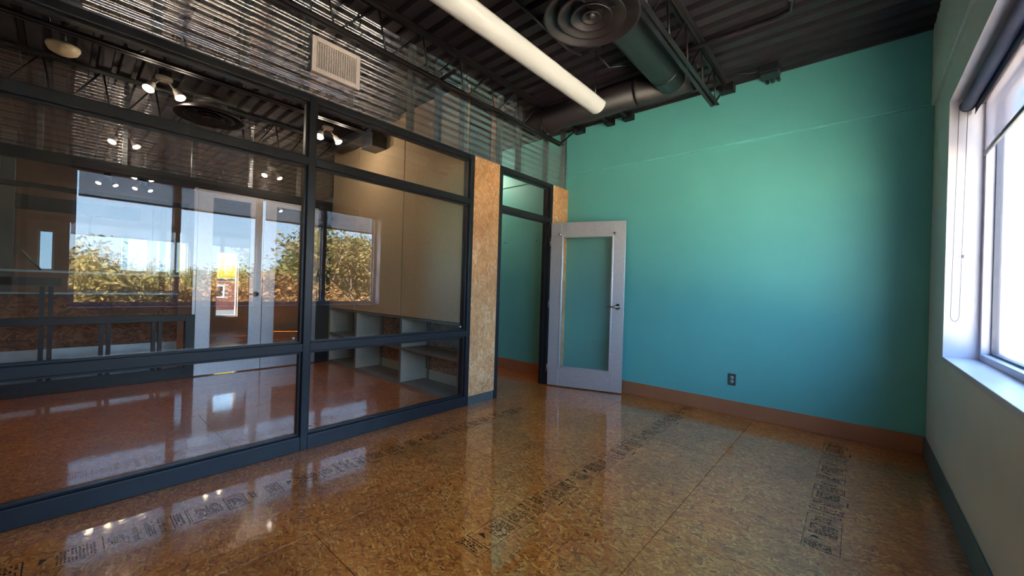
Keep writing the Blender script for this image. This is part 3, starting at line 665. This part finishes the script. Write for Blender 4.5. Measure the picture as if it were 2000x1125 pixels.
for k in range(12):
    z = rz0 + fw_ + (rz1 - rz0 - 2 * fw_) * (k + .5) / 12; gh.obox((.002, 0, z), (.006, 0, .002), (0, ry1 - fw_, 0), (-.0006, 0, .0018))
gh.build('horizontal_blades', M_REG, rg, kind='stuff')

# spotlights
def make_spot(loc, lb, power=0, rz=0.):
    s = empty('twin_spotlight', loc, label=lb, cat='spotlight', group='twin spotlights'); s.rotation_euler = (0, 0, rz)
    MB().lathe([(0, -.03), (.05, -.03), (.062, -.022), (.064, 0), (.04, .004), (0, .004)], (0, 0, 0), 24).build('canopy', M_LAMPW, s)
    MB().box((-.045, -.045, .004), (.045, .045, .06)).tube([(0, 0, .06), (0, 0, max(.07, ZD - loc[2]))], .012, 8).build('junction_stem', M_DUCT, s)
    for sg in (-1, 1):
        MB().tube([(0, sg * .03, -.028), (.02, sg * .065, -.085), (.03, sg * .085, -.10)], [.008, .007, .009], 8).build('arm', M_LAMPW, s)
        hd = MB().lathe([(.0, .055), (.022, .052), (.030, .035), (.034, .0), (.042, -.035), (.044, -.042), (.040, -.042), (.031, -.03)], (0, 0, 0), 20).build('lamp_head', M_LAMPW, s, (.035, sg * .1, -.13))
        hd.rotation_euler = (sg * .35, -.5, 0)
        bl = MB().lathe([(0, -.052), (.018, -.049), (.032, -.040), (.038, -.026), (.034, -.014), (0, -.01)], (0, 0, 0), 20).build('bulb', M_BULB, hd)
        if power:
            ld = bpy.data.lights.new('bulb_light', 'POINT'); ld.energy = power; ld.color = (1, .84, .66); ld.shadow_soft_size = .03
            lo = bpy.data.objects.new('bulb_light', ld); col.objects.link(lo); lo.parent = hd; lo.location = (0, 0, -.075)
    return s
make_spot((-2.02, -3.85, 3.09), 'twin spotlight over the next room left of the partition mullion', 1.4)
make_spot((-1.93, -2.36, 3.09), 'twin spotlight over the next room by the tan tack panels', 2)
make_spot((-1.5, -.46, 3.09), 'twin spotlight over the passage, glinting through the corrugated panels above the door', 3)
far_spots = [(-4.3, -3.95, 3.08, 'twin spotlight just beyond the far corrugated panels'), (-4.4, -2.2, 3.08, 'single looking spotlight beyond the far corrugated panels on the right'),
             (-6.4, -3.97, 3.08, 'leftmost twin spotlight of the far room front row'), (-6.55, -3.55, 3.08, 'second twin spotlight of the far room front row'), (-6.35, -2.47, 3.08, 'rightmost twin spotlight of the far room front row'),
             (-7.7, -3.93, 3.08, 'leftmost twin spotlight of the far room back row'), (-7.7, -3.44, 3.08, 'second twin spotlight of the far room back row'), (-7.75, -1.07, 3.08, 'rightmost twin spotlight of the far room back row')]
for (a, b, c, lb) in far_spots: make_spot((a, b, c), lb, 1 if a > -6 else 0)
sm = empty('ceiling_speaker', (-2.05, -4.48, 3.08), label='round cream ceiling dome at the top left', cat='ceiling dome')
MB().lathe([(0, -.055), (.05, -.05), (.085, -.03), (.10, 0), (.10, .02), (0, .02)], (0, 0, 0), 28).build('dome', M_IVORY, sm)
MB().tube([(0, 0, .02), (0, 0, ZD - 3.08)], .02, 10).build('stem', M_DUCT, sm)
MB().lathe([(0, -.06), (.006, -.058), (.008, -.05)], (.05, 0, .012), 10).build('indicator', M_WHITE, sm)

# ================================================================== small things
def outlet(loc, lb):
    o = empty('wall_outlet', loc, label=lb, cat='outlet')
    MB().box((-.036, -.006, -.058), (.036, 0, .058)).build('cover_plate', M_PLATE, o, bevel=.003)
    for s in (-1, 1):
        r_ = MB().lathe([(0, -.0085), (.016, -.0085), (.017, -.006), (.017, 0)], (0, 0, s * .02), 18, 'y').build('receptacle', M_OUTLET, o)
        MB().box((-.008, -.0095, s * .02 - .002), (-.005, -.0084, s * .02 + .008)).box((.005, -.0095, s * .02 - .002), (.008, -.0084, s * .02 + .008)).box((-.0025, -.0095, s * .02 - .01), (.0025, -.0084, s * .02 - .006)).build('slots', M_DARK, r_)
    MB().lathe([(0, -.0078), (.003, -.0075), (.004, -.006)], (0, 0, 0), 8, 'y').build('screw', M_CHROME, o)
outlet((2.018, 0, .355), 'duplex outlet low on the teal wall right of the door')
sw = empty('light_switch', (.70, 0, 1.36), label='grey light switch on the teal wall behind the door glass', cat='switch')
MB().box((-.036, -.006, -.058), (.036, 0, .058)).build('cover_plate', M_PLATE, sw, bevel=.003); MB().box((-.006, -.016, -.01), (.006, -.006, .012)).build('toggle', M_IVORY, sw)
for (xx, lb) in ((-1.13, 'leftmost dark screw anchor on the teal passage wall'), (-1.08, 'middle dark screw anchor on the teal passage wall'), (-.512, 'rightmost dark screw anchor on the teal passage wall')):
    a = MB().lathe([(0, -.006), (.006, -.005), (.008, 0)], (0, 0, 0), 10, 'y').build('screw_anchor', M_DARK, None, (xx, 0, 1.89), label=lb, cat='screw', group='anchors in the passage')

# roller blinds: blackout roller up, sheer shade half down
def blind(y0, y1, lb, chain):
    b = empty('roller_blind', (3.43, (y0 + y1) / 2, 2.44), label=lb, cat='roller blind', group='roller blinds of the window')
    inv = Matrix.Translation((-3.43, -(y0 + y1) / 2, -2.44))
    def p(mb, n, mt, **k):
        o = mb.build(n, mt, **k); o.parent = b; o.matrix_parent_inverse = inv; return o
    p(MB().tube([(3.440, y0, 2.430), (3.440, y1, 2.430)], .030, 24), 'blackout_roll', M_ROLLER)
    p(MB().obox((3.474, (y0 + y1) / 2, 2.415), (.001, 0, .004), (0, (y1 - y0) / 2, 0), (.002, 0, .045)), 'blackout_hem', M_ROLLER)
    p(MB().tube([(3.500, y0, 2.442), (3.500, y1, 2.442)], .018, 20), 'sheer_roll', M_SHADE)
    p(MB().box((3.5085, y0 + .05, 2.11), (3.5093, y1 - .05, 2.442)), 'sheer_shade', M_SHADE)
    p(MB().box((3.503, y0 + .05, 2.09), (3.515, y1 - .05, 2.115)), 'hem_bar', M_HEM, bevel=.002)
    for yy in (y0 - .006, y1): p(MB().lathe([(0, .006), (.03, .006), (.036, .003), (.036, 0), (0, 0)], (3.440, yy, 2.430), 20, 'y'), 'end_bracket', M_HEM)
    if chain:
        yc = y1 - .005; xs = (3.405, 3.442)
        cps = [(xs[0], yc, 2.43)] + [(xs[0] - .012 * k / 10, yc, 2.43 - 1.30 * k / 10) for k in range(1, 11)]
        c0 = (3.411, yc, 1.13)
        cps += [(c0[0] + .019 * -math.cos(PI * k / 8), yc, 1.12 - .045 * math.sin(PI * k / 8)) for k in range(0, 9)]
        cps += [(3.43 + .012 * k / 10, yc, 1.13 + 1.30 * k / 10) for k in range(0, 11)]
        bead = MB(); L = 0
        p(MB().tube(cps, .0013, 6), 'bead_chain', M_CHAIN)
        bd = MB(); acc = 0.
        for a_, b_ in zip(cps[:-1], cps[1:]):
            A = Vector(a_); B = Vector(b_); d = (B - A).length; nn = max(1, int(d / .011))
            for k in range(nn):
                q_ = A.lerp(B, (k + .5) / nn); bd.lathe([(0, -.0032), (.0032, 0), (0, .0032)], tuple(q_), 6)
        p(bd, 'beads', M_CHAIN, kind='stuff')
        p(MB().box((3.432, yc - .005, 1.475), (3.442, yc + .005, 1.495)), 'chain_joiner', M_HEM)
blind(-2.545, -.725, 'roller blind of the window nearest the teal wall, with bead chain', True)
blind(-4.395, -2.575, 'roller blind of the near half of the window', False)

# grading stamps printed on the floor sheets
def text_mesh(s, size):
    c = bpy.data.curves.new('t', 'FONT'); c.body = s; c.size = size; c.align_x = 'CENTER'; c.resolution_u = 2
    o = bpy.data.objects.new('t', c); col.objects.link(o)
    dg = bpy.context.evaluated_depsgraph_get(); me = bpy.data.meshes.new_from_object(o.evaluated_get(dg))
    vs = [tuple(v.co) for v in me.vertices]; fs = [tuple(p.vertices) for p in me.polygons]
    bpy.data.objects.remove(o); bpy.data.curves.remove(c); return vs, fs
TXT = text_mesh('norbord', .042)
def stamp(x0, y0, y1, seed):
    rr = random.Random(seed); mb = MB(); z = .0006; wd = .15
    def rect(a, b, c, d): mb.add([(a, b, z), (c, b, z), (c, d, z), (a, d, z)], [(0, 1, 2, 3)])
    def fine(a, b, c, d, lh=.010):
        y = b
        while y < d - lh * .5:
            x = a
            while x < c:
                wdt = rr.uniform(.006, .02)
                if rr.random() < .85: rect(x, y, min(c, x + wdt), y + lh * rr.uniform(.45, .75))
                x += wdt + rr.uniform(.003, .006)
            y += lh
    def frame(a, b, c, d, t=.0025):
        rect(a, b, c, b + t); rect(a, d - t, c, d); rect(a, b, a + t, d); rect(c - t, b, c, d)
    y = y0
    xa, xb = x0, x0 + wd
    while y < y1 - .2:
        e = lambda v: min(v, y1)
        frame(xa, y, xb, e(y + .07)); fine(xa + .01, y + .008, xb - .03, y + .06, .014)
        frame(xa, y + .07, xb, e(y + .30), .002)
        mb.add([(xa + .03, y + .115, z), (xa + .085, y + .11, z), (xa + .045, y + .14, z)], [(0, 1, 2)])
        fine(xa + .02, y + .16, xb - .015, y + .285, .011)
        frame(xa, y + .30, xb, e(y + .38), .002); fine(xa + .035, y + .315, xb - .045, y + .365, .009)
        vs, fs = TXT
        if y + .5 < y1:
            mb.add([(p[0] + xa + wd / 2, p[1] + y + .395, z) for p in vs], fs)
            rect(xa, y + .44, xb - .03, y + .4425); fine(xa, y + .447, xb, y + .47, .009)
            mb.add([(p[0] * 1.1 + xa + wd / 2, p[1] * 1.15 + y + .485, z) for p in vs], fs)
            rect(xa, y + .535, xb, y + .539); fine(xa + .01, y + .545, xb - .01, y + .585, .012); rect(xa, y + .592, xb, y + .596)
            rect(xa, y + .603, xb, y + .605)
        if y + .85 < y1:
            fine(xa + .02, y + .63, xb - .02, y + .74, .009); rect(xb + .012, y + .60, xb + .02, y + .66)
            rect(xa, y + .605, xa + .0025, y + .75)
            frame(xa, y + .755, xb, y + .845, .004); fine(xa + .03, y + .77, xb - .03, y + .83, .007)
            frame(xa + .01, y + .765, xb - .01, y + .835, .002)
            fine(xa + .03, y + .87, xb - .04, y + .90, .016)
        y += .95
    mb.build('grading_stamp', M_INK, floor, kind='stuff', label='black printed grading stamp')
stamp(1.555, -3.20, -.03, 1); stamp(2.765, -2.05, -.22, 2); stamp(.36, -4.6, -1.35, 3)

# ================================================================== outside
GZ = -4.2
MB().box((3.9, -60, GZ - .3), (140, 120, GZ)).build('ground', M_GROUND, kind='structure', label='pale concrete ground outside the window', cat='ground')
MB().box((-80, -60, GZ - .3), (-8.6, 120, GZ)).build('ground', mat('grey_asphalt', (92, 94, 96), .9, noise=.1, nscale=.6), kind='structure', label='grey asphalt ground behind the far room', cat='ground')
def tree_data(seed, H, spread, leaves, lsize):
    rr = random.Random(seed); wood = MB(); tips = []
    def grow(p, d, L, r, lev):
        pts = [p]; q = p; dd = d.copy(); n = 4
        for k in range(n):
            dd = (dd + Vector((rr.uniform(-.2, .2), rr.uniform(-.2, .2), rr.uniform(-.05, .15)))).normalized(); q = q + dd * (L / n); pts.append(q)
            if lev >= 2: tips.append(q)
        wood.tube(pts, [r * (1 - .12 * k) for k in range(n + 1)], 6 if lev < 2 else 4, caps=False)
        if lev >= 4: return
        nb = 4 if lev == 0 else 3
        for k in range(nb):
            a = 2 * PI * (k + rr.random() * .6) / nb; t = rr.uniform(.35, .8) * spread
            side = dd.cross(Vector((0, 0, 1)) if abs(dd.z) < .95 else Vector((1, 0, 0))).normalized(); up = side.cross(dd)
            nd = (dd * math.cos(t) + (side * math.cos(a) + up * math.sin(a)) * math.sin(t)); nd.z += .12; nd.normalize()
            grow(pts[-1 if k else -2], nd, L * rr.uniform(.62, .82), r * .58, lev + 1)
    grow(Vector((0, 0, 0)), Vector((rr.uniform(-.1, .1), rr.uniform(-.1, .1), 1)).normalized(), H * .30, H * .026, 0)
    fol = MB(); V = fol.v; F = fol.f
    for k in range(leaves):
        c = rr.choice(tips); s = .28 * H / 8
        p = c + Vector((rr.gauss(0, s), rr.gauss(0, s), rr.gauss(0, s * .8)))
        a = Vector((rr.uniform(-1, 1), rr.uniform(-1, 1), rr.uniform(-.7, .7))).normalized(); b = a.cross(Vector((rr.uniform(-1, 1), rr.uniform(-1, 1), rr.uniform(-1, 1)))).normalized()
        l = lsize * rr.uniform(.6, 1.3); o = len(V)
        V += [tuple(p - a * l), tuple(p + b * l * .45), tuple(p + a * l), tuple(p - b * l * .45)]; F.append((o, o + 1, o + 2, o + 3))
    fol.sm = [False] * len(F)
    return wood.mesh('branches'), fol.mesh('foliage')
KIND = [tree_data(1, 8.6, 1.0, 15000, .10), tree_data(2, 7.6, 1.15, 17000, .095), tree_data(5, 8.0, 1.05, 9500, .085)]
def tree(k, lm, x, y, s, rz, lb):
    t = empty('tree', (x, y, GZ), label=lb, cat='tree', group='autumn trees outside the window'); t.rotation_euler = (0, 0, rz); t.scale = (s, s, s)
    for me, n, mt in ((KIND[k][0], 'trunk', M_BARK), (KIND[k][1], 'foliage', lm)):
        o = bpy.data.objects.new(n, me); col.objects.link(o); o.parent = t
        if not me.materials: me.materials.append(mt)
        o.material_slots[0].link = 'OBJECT'; o.material_slots[0].material = mt
        if n == 'foliage': o['kind'] = 'stuff'
tree(1, L_OLIVE, 15, -4.4, 1.0, .3, 'olive and gold tree mirrored leftmost in the glass partition')
tree(1, L_GREEN, 19, -1.6, .78, 1.7, 'low yellow green tree mirrored in the middle of the large pane')
tree(0, L_OLIVE, 22, -4.6, .85, 2.1, 'gold tree standing behind the leftmost mirrored tree')
tree(1, L_ORANGE, 15, .3, .86, 2.9, 'small orange tree mirrored above the far door lever')
tree(0, L_GREEN, 23, 2.2, .85, .9, 'green tree behind the small orange tree')
tree(0, L_GREEN, 17, 3.0, 1.1, 4.1, 'tall green tree mirrored just left of the mullion')
tree(1, L_ORANGE, 13.5, 1.9, .86, 5.1, 'orange bushy tree mirrored beside the mullion')
tree(2, L_OLIVE, 12.5, 4.2, 1.16, .5, 'airy tree with bare limbs mirrored beside the tan panels')
tree(0, L_OLIVE, 20, 7.4, 1.05, 3.3, 'gold tree behind the airy tree')
tree(1, L_GREEN, 28, 0, .9, .2, 'farthest green tree in the middle of the row')
tree(1, L_GREEN, 27, 6, .95, 1.2, 'farthest green tree at the right of the row')
# neighbour buildings
bb = empty('brick_building', (-15, -1.0, GZ), label='red brick building with a small white window seen through the far glass door', cat='building')
MB().box((-3, -4, 0), (0, 5, 5.35)).build('wall', M_MORTAR, bb)
BWY = (.28, .58, 4.72, 5.2)   # little window
bm0 = MB().box((0, -.1, -.032), (.02, .1, .032))
bo = None
rowz = 4.3; r_i = 0
while rowz < 5.34:
    for k in range(-9, 10):
        yy = .6 + k * .215 + (.107 if r_i % 2 else 0)
        if BWY[0] - .1 < yy < BWY[1] + .1 and BWY[2] - .04 < rowz < BWY[3] + .04: continue
        if bo is None: bo = bm0.build('brick', M_BRICK, bb, (0, yy, rowz))
        else: inst(bo, 'brick', bb, (0, yy, rowz))
    rowz += .075; r_i += 1
fr_ = MB()
for (a, b, c, d) in ((BWY[0], BWY[0] + .05, BWY[2], BWY[3]), (BWY[1] - .05, BWY[1], BWY[2], BWY[3]), (BWY[0] + .05, BWY[1] - .05, BWY[2], BWY[2] + .05), (BWY[0] + .05, BWY[1] - .05, BWY[3] - .05, BWY[3])): fr_.box((0, a, c), (.05, b, d))
wd_ = fr_.build('window', M_WHITE, bb); MB().box((0, BWY[0] + .05, BWY[2] + .05), (.01, BWY[1] - .05, BWY[3] - .05)).build('pane', M_DARK, wd_)
MB().box((-3.1, -4.1, 5.35), (.1, 5.1, 5.45)).build('parapet', M_JOIST, bb)
ys_ = empty('sign_board', (-15.4, -.5, 1.25), label='plain yellow board above the brick building', cat='sign')
MB().box((-.05, -1.2, .01), (0, 1.6, 1.5)).build('board', M_YELLOW, ys_)
for yy in (-.9, 1.2): MB().box((-.12, yy - .04, 0), (-.05, yy + .04, 1.7)).build('post', M_JOIST, ys_)
